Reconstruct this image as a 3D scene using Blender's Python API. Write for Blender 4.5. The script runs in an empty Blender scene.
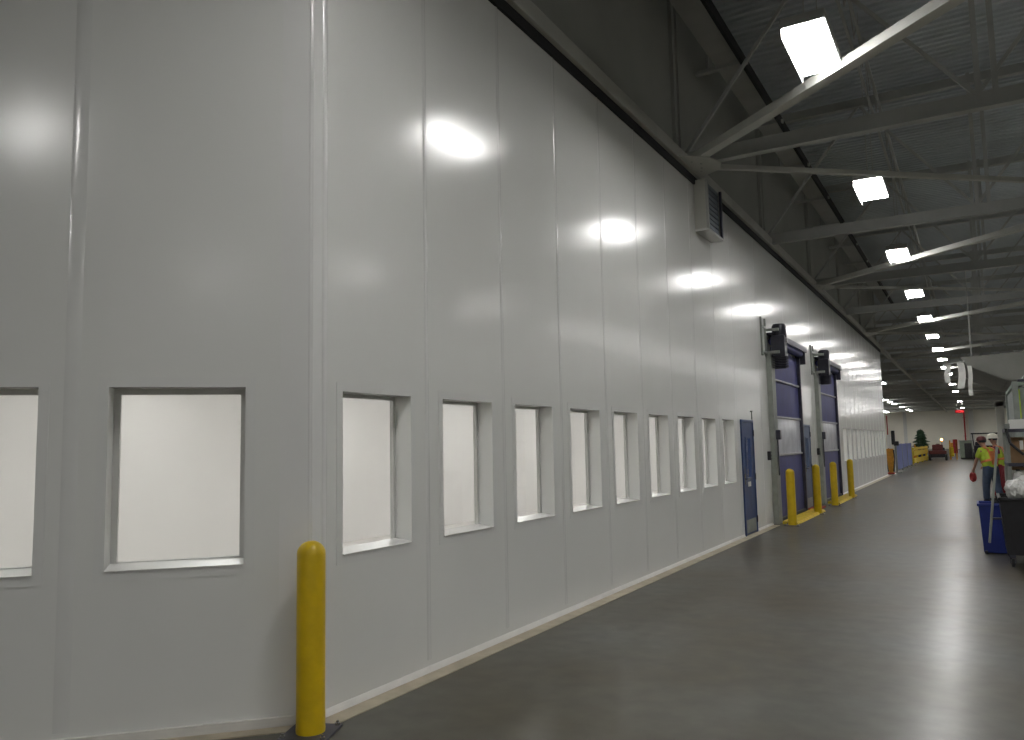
import bpy, bmesh, math, random
from mathutils import Vector, Matrix
random.seed(7)
S = bpy.context.scene
COL = S.collection
# ------------------------------------------------------------------ camera, world, exposure
F_PX, PITCH, ROLL, YAW = 795.0, .097, -.0203, .524
CAM = Vector((3.734, 0, 1.7))
fw = Vector((-math.sin(YAW)*math.cos(PITCH), math.cos(YAW)*math.cos(PITCH), math.sin(PITCH)))
rt = Vector((math.cos(YAW), math.sin(YAW), 0)); up = rt.cross(fw)
r2 = rt*math.cos(ROLL)+up*math.sin(ROLL); u2 = -rt*math.sin(ROLL)+up*math.cos(ROLL)
cd = bpy.data.cameras.new('camera'); cam = bpy.data.objects.new('camera', cd); COL.objects.link(cam)
cd.sensor_width = 36; cd.lens = F_PX*36/1024; cd.clip_end = 400; cd.clip_start = .05
M = Matrix.Identity(4)
for i in range(3):
    M[i][0] = r2[i]; M[i][1] = u2[i]; M[i][2] = -fw[i]; M[i][3] = CAM[i]
cam.matrix_world = M
S.camera = cam
w = bpy.data.worlds.new('world'); S.world = w; w.use_nodes = True
w.node_tree.nodes['Background'].inputs[0].default_value = (.5, .52, .55, 1)
w.node_tree.nodes['Background'].inputs[1].default_value = .02
S.view_settings.view_transform = 'Standard'; S.view_settings.look = 'None'
S.view_settings.gamma = 1; S.view_settings.use_curve_mapping = False
S.view_settings.exposure = 0.32
S.cycles.max_bounces = 8; S.cycles.diffuse_bounces = 5; S.cycles.glossy_bounces = 4
S.cycles.transparent_max_bounces = 12; S.cycles.use_denoising = True
S.cycles.sample_clamp_indirect = 6
LAMP = 44.0      # radiance of the hall's high-bay lenses
ROOM = 9.6       # radiance of the clean room's ceiling panels

# ------------------------------------------------------------------ materials
def mat(name, col, rough=.5, metal=0, spec=.5, nscale=0, namt=.1, bump=0, bscale=20, emit=None, es=0, stretch=(1, 1, 1), coat=0, rvar=0):
    m = bpy.data.materials.new(name); m.use_nodes = True
    nt = m.node_tree; b = nt.nodes['Principled BSDF']
    b.inputs['Base Color'].default_value = (*col, 1); b.inputs['Roughness'].default_value = rough
    b.inputs['Metallic'].default_value = metal; b.inputs['Specular IOR Level'].default_value = spec
    b.inputs['Coat Weight'].default_value = coat; b.inputs['Coat Roughness'].default_value = .15
    tc = nt.nodes.new('ShaderNodeTexCoord'); mp = nt.nodes.new('ShaderNodeMapping')
    mp.inputs['Scale'].default_value = stretch; nt.links.new(tc.outputs['Object'], mp.inputs['Vector'])
    if nscale:
        n = nt.nodes.new('ShaderNodeTexNoise'); n.inputs['Scale'].default_value = nscale; n.inputs['Detail'].default_value = 4
        nt.links.new(mp.outputs[0], n.inputs['Vector'])
        r = nt.nodes.new('ShaderNodeValToRGB')
        r.color_ramp.elements[0].position = .3; r.color_ramp.elements[1].position = .7
        r.color_ramp.elements[0].color = (*[c*(1-namt) for c in col], 1)
        r.color_ramp.elements[1].color = (*[min(1, c*(1+namt)) for c in col], 1)
        nt.links.new(n.outputs[0], r.inputs[0]); nt.links.new(r.outputs[0], b.inputs['Base Color'])
        if rvar:
            mr = nt.nodes.new('ShaderNodeMapRange')
            mr.inputs['From Min'].default_value = .3; mr.inputs['From Max'].default_value = .7
            mr.inputs['To Min'].default_value = rough-rvar; mr.inputs['To Max'].default_value = rough+rvar
            nt.links.new(n.outputs[0], mr.inputs[0]); nt.links.new(mr.outputs[0], b.inputs['Roughness'])
    if bump:
        n = nt.nodes.new('ShaderNodeTexNoise'); n.inputs['Scale'].default_value = bscale; n.inputs['Detail'].default_value = 3
        bp = nt.nodes.new('ShaderNodeBump'); bp.inputs['Strength'].default_value = bump; bp.inputs['Distance'].default_value = .02
        nt.links.new(mp.outputs[0], n.inputs['Vector']); nt.links.new(n.outputs[0], bp.inputs['Height'])
        nt.links.new(bp.outputs[0], b.inputs['Normal'])
    if emit:
        b.inputs['Emission Color'].default_value = (*emit, 1); b.inputs['Emission Strength'].default_value = es
    return m
MT = {}
MT['panel'] = mat('white_panel', (.72, .725, .705), .18, nscale=1.2, namt=.015, bump=.012, bscale=1.2, stretch=(1, 1, .4))
MT['batten'] = mat('panel_batten', (.69, .695, .68), .13, nscale=3, namt=.02)
MT['flash'] = mat('corner_flashing', (.73, .73, .72), .18, nscale=2, namt=.02)
MT['casing'] = mat('window_casing_paint', (.71, .715, .70), .2, nscale=4, namt=.01)
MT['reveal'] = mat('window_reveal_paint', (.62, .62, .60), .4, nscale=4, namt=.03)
MT['base'] = mat('cove_base_white', (.64, .63, .60), .4, nscale=6, namt=.05)
MT['seal'] = mat('beige_floor_strip', (.42, .37, .28), .6, nscale=5, namt=.15)
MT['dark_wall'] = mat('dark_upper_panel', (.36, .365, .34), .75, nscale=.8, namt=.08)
MT['gap'] = mat('shadow_gap_black', (.02, .02, .022), .8, nscale=5, namt=.1)
MT['steel'] = mat('painted_steel', (.42, .425, .41), .6, nscale=2, namt=.08)
MT['louvre'] = mat('blue_grey_louvre', (.16, .19, .22), .4, nscale=4, namt=.08)
MT['steel_l'] = mat('pale_painted_steel', (.52, .52, .48), .5, nscale=2, namt=.08)
MT['deck'] = mat('ceiling_deck', (.56, .60, .63), .75, nscale=.5, namt=.12)
MT['cream'] = mat('cream_wall', (.80, .77, .68), .7, nscale=.3, namt=.06)
MT['hall_wall'] = mat('hall_side_wall', (.60, .60, .57), .7, nscale=.3, namt=.1)
MT['room_w'] = mat('clean_room_white', (.80, .79, .775), .3, nscale=1, namt=.02)
MT['room_f'] = mat('clean_room_floor', (.72, .69, .67), .35, nscale=.7, namt=.04)
MT['yellow'] = mat('yellow_paint', (.60, .41, .004), .38, nscale=7, namt=.12, bump=.1, bscale=12)
MT['yellow2'] = mat('yellow_floor_paint', (.62, .45, .02), .6, nscale=9, namt=.25)
MT['blue_door'] = mat('blue_door_paint', (.03, .06, .17), .4, nscale=5, namt=.12)
MT['blue_door2'] = mat('slate_blue_door_paint', (.08, .11, .19), .45, nscale=5, namt=.12)
MT['curtain'] = mat('blue_curtain_fabric', (.040, .044, .18), .5, nscale=3, namt=.12, bump=.1, bscale=5)
MT['vision'] = mat('vision_strip', (.55, .56, .62), .25, nscale=3, namt=.12)
MT['rib'] = mat('curtain_rib', (.36, .36, .38), .4, metal=.3, nscale=5, namt=.1)
MT['galv'] = mat('galvanised_post', (.30, .32, .29), .45, metal=.35, nscale=6, namt=.12)
MT['black'] = mat('black_plastic', (.015, .015, .018), .4, nscale=8, namt=.3)
MT['motor'] = mat('motor_housing', (.02, .02, .03), .35, metal=.3, nscale=8, namt=.3)
MT['darkrib'] = mat('dark_metal', (.06, .06, .08), .4, metal=.5, nscale=8, namt=.2)
MT['chrome'] = mat('bright_metal', (.55, .55, .55), .25, metal=.9, nscale=8, namt=.1)
MT['red'] = mat('red_paint', (.42, .03, .03), .5, nscale=8, namt=.15)
MT['orange'] = mat('orange_yellow_paint', (.62, .28, .03), .5, nscale=8, namt=.2)
MT['bluepan'] = mat('blue_partition_cloth', (.10, .13, .33), .6, nscale=2, namt=.1)
MT['bin'] = mat('blue_bin_plastic', (.015, .03, .20), .45, nscale=5, namt=.15)
MT['bag'] = mat('white_plastic_film', (.62, .62, .60), .3, nscale=9, namt=.15, bump=.6, bscale=14)
MT['card'] = mat('cardboard', (.30, .18, .09), .8, nscale=6, namt=.15)
MT['grey'] = mat('grey_machine_paint', (.25, .275, .25), .5, nscale=5, namt=.15)
MT['green'] = mat('grey_green_paint', (.22, .27, .22), .5, nscale=5, namt=.15)
MT['hood'] = mat('dull_sheet_metal', (.21, .21, .19), .6, metal=.1, nscale=2, namt=.12)
MT['banner'] = mat('white_banner_cloth', (.78, .78, .74), .7, nscale=6, namt=.05)
MT['skin'] = mat('skin', (.42, .22, .15), .55, nscale=20, namt=.1)
MT['vest'] = mat('high_visibility_yellow', (.46, .62, .05), .7, nscale=12, namt=.12, bump=.2, bscale=20)
MT['stripe'] = mat('vest_orange_band', (.68, .22, .07), .6, nscale=12, namt=.12)
MT['jeans'] = mat('blue_jeans', (.07, .10, .17), .8, nscale=14, namt=.2)
MT['trouser'] = mat('dark_red_trousers', (.28, .04, .05), .8, nscale=14, namt=.2)
MT['maroon'] = mat('maroon_shirt', (.16, .03, .06), .8, nscale=14, namt=.2)
MT['cap'] = mat('dark_red_cap', (.13, .03, .03), .7, nscale=14, namt=.2)
MT['helmet'] = mat('white_helmet', (.72, .70, .60), .35, nscale=14, namt=.05)
MT['leaf'] = mat('dark_needles', (.03, .07, .035), .7, nscale=20, namt=.4)
MT['bark'] = mat('bark', (.08, .05, .03), .8, nscale=20, namt=.3)
MT['pot'] = mat('dark_blue_pot', (.03, .04, .09), .5, nscale=8, namt=.2)
MT['green_box'] = mat('pale_green_paint', (.28, .33, .26), .5, nscale=3, namt=.1)
MT['lens'] = mat('lamp_lens', (.8, .8, .8), .4, emit=(1, .985, .96), es=LAMP, nscale=3, namt=.01)
MT['room_lens'] = mat('room_lamp_lens', (.8, .8, .8), .4, emit=(1, .985, .97), es=ROOM, nscale=3, namt=.01)
MT['beacon'] = mat('amber_beacon', (.9, .5, .1), .3, emit=(1, .42, .08), es=30, nscale=3, namt=.01)
MT['exit'] = mat('red_exit_face', (.6, .02, .02), .4, emit=(1, .04, .05), es=.2, nscale=3, namt=.01)
MT['pilot'] = mat('small_white_lamp', (.9, .9, .9), .3, emit=(1, 1, 1), es=12, nscale=3, namt=.01)

def glass_mat():
    m = bpy.data.materials.new('window_glass'); m.use_nodes = True; nt = m.node_tree
    nt.nodes.clear(); o = nt.nodes.new('ShaderNodeOutputMaterial')
    t = nt.nodes.new('ShaderNodeBsdfTransparent'); t.inputs[0].default_value = (.93, .94, .93, 1)
    g = nt.nodes.new('ShaderNodeBsdfGlossy'); g.inputs['Roughness'].default_value = .04
    fr = nt.nodes.new('ShaderNodeFresnel'); fr.inputs[0].default_value = 1.35
    tc = nt.nodes.new('ShaderNodeTexCoord'); n = nt.nodes.new('ShaderNodeTexNoise'); n.inputs['Scale'].default_value = 1.5
    bp = nt.nodes.new('ShaderNodeBump'); bp.inputs['Strength'].default_value = .02
    nt.links.new(tc.outputs['Object'], n.inputs['Vector']); nt.links.new(n.outputs[0], bp.inputs['Height']); nt.links.new(bp.outputs[0], g.inputs['Normal'])
    mx = nt.nodes.new('ShaderNodeMixShader')
    ge = nt.nodes.new('ShaderNodeNewGeometry'); iv = nt.nodes.new('ShaderNodeMath'); iv.operation = 'SUBTRACT'; iv.inputs[0].default_value = 1
    nt.links.new(ge.outputs['Backfacing'], iv.inputs[1]); ml = nt.nodes.new('ShaderNodeMath'); ml.operation = 'MULTIPLY'
    nt.links.new(iv.outputs[0], ml.inputs[0]); nt.links.new(fr.outputs[0], ml.inputs[1]); nt.links.new(ml.outputs[0], mx.inputs[0]); nt.links.new(t.outputs[0], mx.inputs[1]); nt.links.new(g.outputs[0], mx.inputs[2])
    nt.links.new(mx.outputs[0], o.inputs[0]); return m
MT['glass'] = glass_mat()

def floor_mat():
    m = bpy.data.materials.new('polished_concrete'); m.use_nodes = True; nt = m.node_tree; b = nt.nodes['Principled BSDF']
    L = nt.links.new
    tc = nt.nodes.new('ShaderNodeTexCoord')
    n1 = nt.nodes.new('ShaderNodeTexNoise'); n1.inputs['Scale'].default_value = .42; n1.inputs['Detail'].default_value = 5; n1.inputs['Roughness'].default_value = .5
    n2 = nt.nodes.new('ShaderNodeTexNoise'); n2.inputs['Scale'].default_value = 5; n2.inputs['Detail'].default_value = 8
    L(tc.outputs['Object'], n1.inputs['Vector']); L(tc.outputs['Object'], n2.inputs['Vector'])
    r1 = nt.nodes.new('ShaderNodeValToRGB'); e = r1.color_ramp.elements
    e[0].position = .3; e[0].color = (.060, .046, .022, 1); e[1].position = .68; e[1].color = (.100, .102, .090, 1)
    L(n1.outputs[0], r1.inputs[0])
    r2_ = nt.nodes.new('ShaderNodeValToRGB'); e = r2_.color_ramp.elements
    e[0].position = .3; e[0].color = (.82, .82, .82, 1); e[1].position = .7; e[1].color = (1.12, 1.12, 1.12, 1)
    L(n2.outputs[0], r2_.inputs[0])
    mx = nt.nodes.new('ShaderNodeMix'); mx.data_type = 'RGBA'; mx.blend_type = 'MULTIPLY'; mx.inputs[0].default_value = 1
    L(r1.outputs[0], mx.inputs[6]); L(r2_.outputs[0], mx.inputs[7]); L(mx.outputs[2], b.inputs['Base Color'])
    mr = nt.nodes.new('ShaderNodeMapRange'); mr.inputs['From Min'].default_value = .3; mr.inputs['From Max'].default_value = .7
    mr.inputs['To Min'].default_value = .12; mr.inputs['To Max'].default_value = .55; b.inputs['Specular IOR Level'].default_value = .22; b.inputs['Roughness'].default_value = .5; b.inputs['Coat Roughness'].default_value = .24
    L(n1.outputs[0], mr.inputs[0]); L(mr.outputs[0], b.inputs['Coat Weight'])
    bp = nt.nodes.new('ShaderNodeBump'); bp.inputs['Strength'].default_value = .05; bp.inputs['Distance'].default_value = .02
    n3 = nt.nodes.new('ShaderNodeTexNoise'); n3.inputs['Scale'].default_value = 1.6; n3.inputs['Detail'].default_value = 2
    L(tc.outputs['Object'], n3.inputs['Vector']); L(n3.outputs[0], bp.inputs['Height']); L(bp.outputs[0], b.inputs['Normal'])
    return m
MT['floor'] = floor_mat()

# ------------------------------------------------------------------ geometry helpers
class MB:
    def __init__(s, bevel=0): s.bm = bmesh.new(); s.bv = bevel
    def box(s, x0, x1, y0, y1, z0, z1, mtx=None, bev=None):
        bm = bmesh.new()
        v = [bm.verts.new((x, y, z)) for x in (x0, x1) for y in (y0, y1) for z in (z0, z1)]
        for f in ((0, 1, 3, 2), (4, 6, 7, 5), (0, 4, 5, 1), (2, 3, 7, 6), (0, 2, 6, 4), (1, 5, 7, 3)): bm.faces.new([v[i] for i in f])
        b = s.bv if bev is None else bev
        if b: bmesh.ops.bevel(bm, geom=bm.edges[:], offset=b, segments=2, affect='EDGES', profile=.5)
        s.merge(bm, mtx); return s
    def merge(s, bm, mtx=None):
        if mtx is not None: bm.transform(mtx)
        me = bpy.data.meshes.new('tmp'); bm.to_mesh(me); bm.free(); s.bm.from_mesh(me); bpy.data.meshes.remove(me)
    def bar(s, a, b, wd, ht, bev=None, upv=(0, 0, 1)):
        a, b = Vector(a), Vector(b); d = b-a; L = d.length; d.normalize(); U = Vector(upv)
        if abs(d.dot(U)) > .98: U = Vector((1, 0, 0))
        x = d.cross(U).normalized(); z = x.cross(d)
        m = Matrix(((x.x, d.x, z.x, a.x), (x.y, d.y, z.y, a.y), (x.z, d.z, z.z, a.z), (0, 0, 0, 1)))
        return s.box(-wd/2, wd/2, 0, L, -ht/2, ht/2, m, bev)
    def lathe(s, prof, n=24, mtx=None):
        bm = bmesh.new(); rings = []
        for (r, z) in prof:
            rings.append([bm.verts.new((r*math.cos(2*math.pi*i/n), r*math.sin(2*math.pi*i/n), z)) for i in range(n)] if r > 1e-5 else [bm.verts.new((0, 0, z))])
        for A, B in zip(rings, rings[1:]):
            for i in range(n):
                j = (i+1) % n
                q = [A[i % len(A)], A[j % len(A)], B[j % len(B)], B[i % len(B)]]
                q = list(dict.fromkeys(q))
                if len(q) > 2: bm.faces.new(q)
        for R in (rings[0], rings[-1]):
            if len(R) > 2: bm.faces.new(R)
        bmesh.ops.recalc_face_normals(bm, faces=bm.faces[:])
        s.merge(bm, mtx); return s
    def tube(s, a, b, r, n=12, r1=None):
        a, b = Vector(a), Vector(b); d = b-a
        m = Matrix.Translation(a) @ d.to_track_quat('Z', 'Y').to_matrix().to_4x4()
        return s.lathe([(r, 0), (r if r1 is None else r1, d.length)], n, m)
    def prism(s, pts, z0, z1, mtx=None):
        bm = bmesh.new(); A = [bm.verts.new((p[0], p[1], z0)) for p in pts]; B = [bm.verts.new((p[0], p[1], z1)) for p in pts]
        bm.faces.new(A[::-1]); bm.faces.new(B); n = len(pts)
        for i in range(n): bm.faces.new((A[i], A[(i+1) % n], B[(i+1) % n], B[i]))
        bmesh.ops.recalc_face_normals(bm, faces=bm.faces[:])
        s.merge(bm, mtx); return s
    def build(s, name, m, parent=None, smooth=False, loc=None):
        me = bpy.data.meshes.new(name); s.bm.to_mesh(me); s.bm.free(); me.materials.append(MT[m])
        if smooth:
            for p in me.polygons: p.use_smooth = True
            me.set_sharp_from_angle(angle=math.radians(40))
        o = bpy.data.objects.new(name, me); COL.objects.link(o)
        if parent: o.parent = parent
        if loc: o.location = loc
        return o
def tag(o, label, cat=None, group=None, kind=None):
    o['label'] = label
    if cat: o['category'] = cat
    if group: o['group'] = group
    if kind: o['kind'] = kind
    return o
def thing(name, label, cat, loc=(0, 0, 0), rz=0, group=None, kind=None):
    o = bpy.data.objects.new(name, None); COL.objects.link(o); o.location = loc; o.rotation_euler = (0, 0, rz)
    o.empty_display_size = .1
    return tag(o, label, cat, group, kind)
def dup(root, loc, rz=None, label=None, group=None, name=None):
    r = root.copy(); COL.objects.link(r); r.location = loc
    if rz is not None: r.rotation_euler = (0, 0, rz)
    if label: r['label'] = label
    if group: r['group'] = group
    if name: r.name = name
    for ch in list(root.children):
        c = ch.copy(); COL.objects.link(c); c.parent = r
        for g in ch.children:
            d = g.copy(); COL.objects.link(d); d.parent = c
    return r
ORD = ['nearest', 'second', 'third', 'fourth', 'fifth', 'sixth', 'seventh', 'eighth', 'ninth', 'tenth', 'eleventh', 'twelfth', 'thirteenth', 'fourteenth', 'fifteenth', 'sixteenth',
       'seventeenth', 'eighteenth', 'nineteenth', 'twentieth', 'twenty-first', 'twenty-second', 'twenty-third', 'twenty-fourth', 'twenty-fifth', 'twenty-sixth', 'twenty-seventh']
def nth(i): return 'nearest' if i == 0 else ORD[i]+' nearest'

# ------------------------------------------------------------------ layout
YC = 3.84; P = 1.187; WW = .763; ZH = 2.106; ZS = 1.0; T = .17; WT = 5.94; Y0 = 4.13; S0 = .443
YEND = 42.3; ZB = 6.06; FAR = 150.0; ZC = 9.2
C45 = math.sqrt(.5)
LDIR = Vector((-C45, -C45, 0)); LIN = Vector((-C45, C45, 0))    # along the left wall, and into the clean room
# local frame of a wall: x' along, y' into the room (thickness), z up
def wall_mtx(o, along, inn):
    return Matrix(((along.x, inn.x, 0, o[0]), (along.y, inn.y, 0, o[1]), (0, 0, 1, 0), (0, 0, 0, 1)))
MR = wall_mtx((0, 0), Vector((0, 1, 0)), Vector((-1, 0, 0)))
ML = wall_mtx((0, YC), LDIR, LIN)

winsR = [Y0+i*P for i in range(9)]
winsF = [28.05+i*P for i in range(12)]
WL = .80; ZHL = 2.12; winsL = [S0-.03+i*P for i in range(3)]
DOOR1 = (14.83, 15.75, 0, 2.13); DOOR2 = (20.95, 21.9, 0, 2.13)
RD1 = (17.62, 20.5, 0, 3.95); RD2 = (23.45, 26.5, 0, 3.95)

def holed_wall(mb, a, b, z1, holes, mtx, th=T):
    holes = sorted(holes); x = a
    for h in holes:
        mb.box(x, h[0], 0, th, 0, z1, mtx, 0)
        if h[2] > 0: mb.box(h[0], h[1], 0, th, 0, h[2], mtx, 0)
        mb.box(h[0], h[1], 0, th, h[3], z1, mtx, 0)
        x = h[1]
    mb.box(x, b, 0, th, 0, z1, mtx, 0)
mb = MB()
holed_wall(mb, YC, YEND, WT, [(y, y+WW, ZS, ZH) for y in winsR+winsF]+[DOOR1, DOOR2], MR)
tag(mb.build('wall_right', 'panel'), 'long white glossy panel wall running away along the aisle', 'wall', kind='structure')
mb = MB()
holed_wall(mb, -.0, 8.0, WT, [(y, y+WL, ZS, ZHL) for y in winsL], ML)
tag(mb.build('wall_left', 'panel'), 'white panel wall section left of the corner, facing the camera', 'wall', kind='structure')
mb = MB(); mb.box(-12, 0-T, YEND-T, YEND, 0, WT)
tag(mb.build('wall_back', 'panel'), 'white end wall of the clean room beyond the last windows', 'wall', kind='structure')

# seams
k = 0
def batten(mb, x, mtx, z0=.09, z1=WT, wd=.052, d=.0055):
    n = 6; pts = [(x-wd/2+wd*i/n, -d*math.sin(math.pi*i/n)**.6 if 0 < i < n else 0) for i in range(n+1)]
    mb.prism([(p[0], p[1]) for p in pts], z0, z1, mtx)
tr = 1
def trim(mb, m, label, smooth=True):
    global tr
    o = mb.build('trim_%d' % tr, m, smooth=smooth); tr += 1
    return tag(o, label, 'trim', kind='structure')
seams = [Y0+WW+.212+i*P for i in range(9)]+[16.55, 22.75, 27.4]+[winsF[0]+WW+.212+i*P for i in range(11)]
for i, y in enumerate(seams):
    mb = MB()
    z0 = .09
    batten(mb, y, MR, z0)
    trim(mb, 'batten', 'vertical seam strip on the long white wall, %s of its seams' % nth(i))
for i, y in enumerate([19.3, 25.2]):
    mb = MB(); batten(mb, y, MR, 4.45); trim(mb, 'batten', 'short vertical seam strip above the %s roll-up door' % ('nearer', 'farther')[i])
for i, x in enumerate([S0+WW+.212+j*P for j in range(3)]):
    mb = MB(); batten(mb, x, ML, d=.003, wd=.09); trim(mb, 'batten', 'vertical seam strip on the left wall section, %s from the corner' % ('first', 'second', 'third')[i])
# corner flashing
mb = MB(); mb.box(-.002, .20, -.004, 0, .09, WT, ML, 0); mb.box(YC-.002, YC+.075, -.004, 0, .09, WT, MR, 0)
batten(mb, YC+.115, MR, .09, WT, .05, .008); batten(mb, .015, ML, .09, WT, .03, .006)
trim(mb, 'flash', 'white metal corner flashing where the two walls meet')
# base cove and beige strip
def run(mb, a, b, d0, d1, z0, z1, mtx): mb.box(a, b, -d0, -d1, z0, z1, mtx, 0)
cuts = [(YC, DOOR1[0]-.06), (DOOR1[1]+.06, RD1[0]-.52), (22.05, RD2[0]-.52), (26.9, YEND)]
mb = MB()
for a, b in cuts:
    mb.prism([(0, 0), (.03, 0), (.018, .025), (.005, .045), (0, .045)], a, b, Matrix(((1, 0, 0, 0), (0, 0, 1, 0), (0, 1, 0, 0), (0, 0, 0, 1))))
tag(mb.build('baseboard_right', 'base'), 'white cove base along the foot of the long wall', 'baseboard', kind='structure')
mb = MB()
mb.box(0, 8, -.028, 0, 0, .06, ML, 0)
tag(mb.build('baseboard_left', 'base'), 'white cove base along the left wall section', 'baseboard', kind='structure')
mb = MB(); mb.box(.03, .17, YC-.03, 17.0, 0, .006, bev=0); mb.box(.03, .17, 27.2, YEND, 0, .006, bev=0); mb.box(0.02, 8, -.13, -.028, 0, .006, ML, 0)
trim(mb, 'seal', 'beige sealing strip on the floor along the wall', False)

# windows
def make_window(WW=WW, ZH=ZH, e=.026):
    t = thing('window_1', '', 'window', kind='structure')
    mb = MB(); c = .06
    for a in ((-c, 0, ZS-c, ZH+c), (WW, WW+c, ZS-c, ZH+c), (0, WW, ZH, ZH+c), (0, WW, ZS-c, ZS)): mb.box(a[0], a[1], -.0035, 0, a[2], a[3], None, 0)
    mb.build('casing', 'casing', t)
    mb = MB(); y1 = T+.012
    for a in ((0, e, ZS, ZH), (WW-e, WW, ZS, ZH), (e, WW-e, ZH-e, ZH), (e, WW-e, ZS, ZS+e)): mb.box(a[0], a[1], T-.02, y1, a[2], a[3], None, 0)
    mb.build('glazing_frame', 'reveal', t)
    mb = MB()
    mb.prism([(-.012, ZS-.0), (-.012, ZS+.006), (T-.02, ZS+.03), (T-.02, ZS)], .001, WW-.001, Matrix(((0, 0, 1, 0), (1, 0, 0, 0), (0, 1, 0, 0), (0, 0, 0, 1))))
    mb.build('sill', 'casing', t)
    mb = MB(); mb.box(e, WW-e, T-.008, T-.002, ZS+e, ZH-e, None, 0); mb.build('pane', 'glass', t)
    return t
w0 = make_window(WL, ZHL, .038); n = 1
MRR = Matrix.Rotation(math.pi/2, 4, 'Z')
def put_window(Mx, x, label, group):
    global n
    if n == 1: o = w0; o['label'] = label; o['group'] = group
    elif n == 4:
        w1.name = 'window_4'; o = w1; o['label'] = label; o['group'] = group
    else: o = dup(w0 if n < 4 else w1, (0, 0, 0), label=label, group=group, name='window_%d' % n)
    o.matrix_world = Mx @ Matrix.Translation((x, 0, 0)); n += 1
# the left wall's frame mirrors x: the window is symmetric, so keep a proper rotation instead
w1 = make_window()
RotL = Matrix.Translation((0, YC, 0)) @ Matrix(((C45, -C45, 0, 0), (C45, C45, 0, 0), (0, 0, 1, 0), (0, 0, 0, 1)))
for i, x in enumerate(winsL):
    put_window(RotL, -x-WL, ['square-on window just left of the wall corner, behind the bollard', 'window cut by the left picture edge', 'window beyond the left picture edge'][i], 'observation windows in the left wall')
for i, y in enumerate(winsR): put_window(MRR, y, 'recessed observation window in the long wall, %s of the nine before the blue door' % nth(i), 'observation windows before the blue door')
for i, y in enumerate(winsF): put_window(MRR, y, 'far observation window past the roll-up doors, %s of that row' % nth(i), 'far observation windows')

# ------------------------------------------------------------------ clean room interior
mb = MB(); mb.box(-6.6, -6.5, -5, YEND-T, 0, 3.2); tag(mb.build('wall_interior', 'room_w'), 'plain white inner wall seen through the windows', 'wall', kind='structure')
mb = MB(); mb.box(-6.5, -.6, -5.1, -5, 0, 3.2); tag(mb.build('wall_interior_end', 'room_w'), 'white inner end wall of the clean room', 'wall', kind='structure')
poly = [(-T, YC+.07), (-T, YEND-T), (-6.5, YEND-T), (-6.5, -2.42)]
mb = MB(); mb.prism(poly, .002, .012); tag(mb.build('floor_interior', 'room_f'), 'pale floor inside the clean room', 'floor', kind='structure')
mb = MB(); mb.prism(poly, 3.1, 3.2); tag(mb.build('ceiling_interior', 'room_w'), 'low white ceiling inside the clean room', 'ceiling', kind='structure')
cl = thing('ceiling_panel_light', '', 'ceiling light', group='light panels inside the clean room')
MB().box(-.64, .64, -.34, .34, -.03, 0).build('frame', 'room_w', cl); MB().box(-.6, .6, -.3, .3, -.035, -.03, bev=0).build('diffuser', 'room_lens', cl)
k = 0
for y in (3.2, 7, 11, 15, 19, 23, 27, 31, 35, 39):
    for x in (-2.2, -4.8):
        lb = 'square light panel in the clean room ceiling, %s panel of the %s row' % (nth(k//2), 'outer' if x > -3 else 'inner')
        o = cl if k == 0 else dup(cl, (0, 0, 0)); o.location = (x, y, 3.1); o['label'] = lb; k += 1

# ------------------------------------------------------------------ hall shell
mb = MB(); mb.box(-16, 31, -10, FAR+.2, -.2, 0); tag(mb.build('floor', 'floor'), 'polished mottled grey-brown concrete floor', 'floor', kind='structure')
bm = MB()
per = .2; y = -10.0; prof = []
while y < FAR:
    prof += [(y, 0), (y+.09, 0), (y+.115, .045), (y+.175, .045)]; y += per
b_ = bmesh.new(); rows = [(b_.verts.new((-16, p[0], ZC+p[1])), b_.verts.new((31, p[0], ZC+p[1]))) for p in prof]
for A, B in zip(rows, rows[1:]): b_.faces.new((A[0], A[1], B[1], B[0]))
bm.merge(b_); bm.box(-16, 31, -10, FAR, ZC+.07, ZC+.2)
tag(bm.build('ceiling', 'deck'), 'dark ribbed metal roof deck', 'ceiling', kind='structure')
mb = MB(); mb.box(-16, 31, FAR, FAR+.2, 0, ZC); tag(mb.build('wall_far', 'cream'), 'cream end wall far down the hall', 'wall', kind='structure')
mb = MB(); mb.box(31, 31.2, -10, FAR, 0, ZC); tag(mb.build('wall_outer_right', 'hall_wall'), 'grey side wall far right of the hall', 'wall', kind='structure')
mb = MB(); mb.box(-16.2, -16, -10, FAR, 0, ZC); tag(mb.build('wall_outer_left', 'cream'), 'cream side wall beyond the clean room', 'wall', kind='structure')
mb = MB(); mb.box(-16, 31, -10.2, -10, 0, ZC); tag(mb.build('wall_behind', 'hall_wall'), 'grey wall behind the camera', 'wall', kind='structure')
# dark upper panelling above the clean room
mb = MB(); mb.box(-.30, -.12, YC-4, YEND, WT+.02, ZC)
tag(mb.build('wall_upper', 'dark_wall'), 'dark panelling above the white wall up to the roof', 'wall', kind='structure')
mb = MB(); mb.prism([(-.02, YC+.05), (-.02, YEND), (-12, YEND), (-12, -8), (-11.8, -8)], WT, WT+.02)
tag(mb.build('ceiling_clean_room_roof', 'gap'), 'dark flat top of the clean room', 'roof', kind='structure')
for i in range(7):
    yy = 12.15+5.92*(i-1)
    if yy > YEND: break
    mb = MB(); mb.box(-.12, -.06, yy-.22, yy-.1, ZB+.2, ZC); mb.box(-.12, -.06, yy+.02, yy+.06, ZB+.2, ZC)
    trim(mb, 'dark_wall', 'dark vertical rib on the upper panelling, %s' % nth(i), False)

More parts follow.
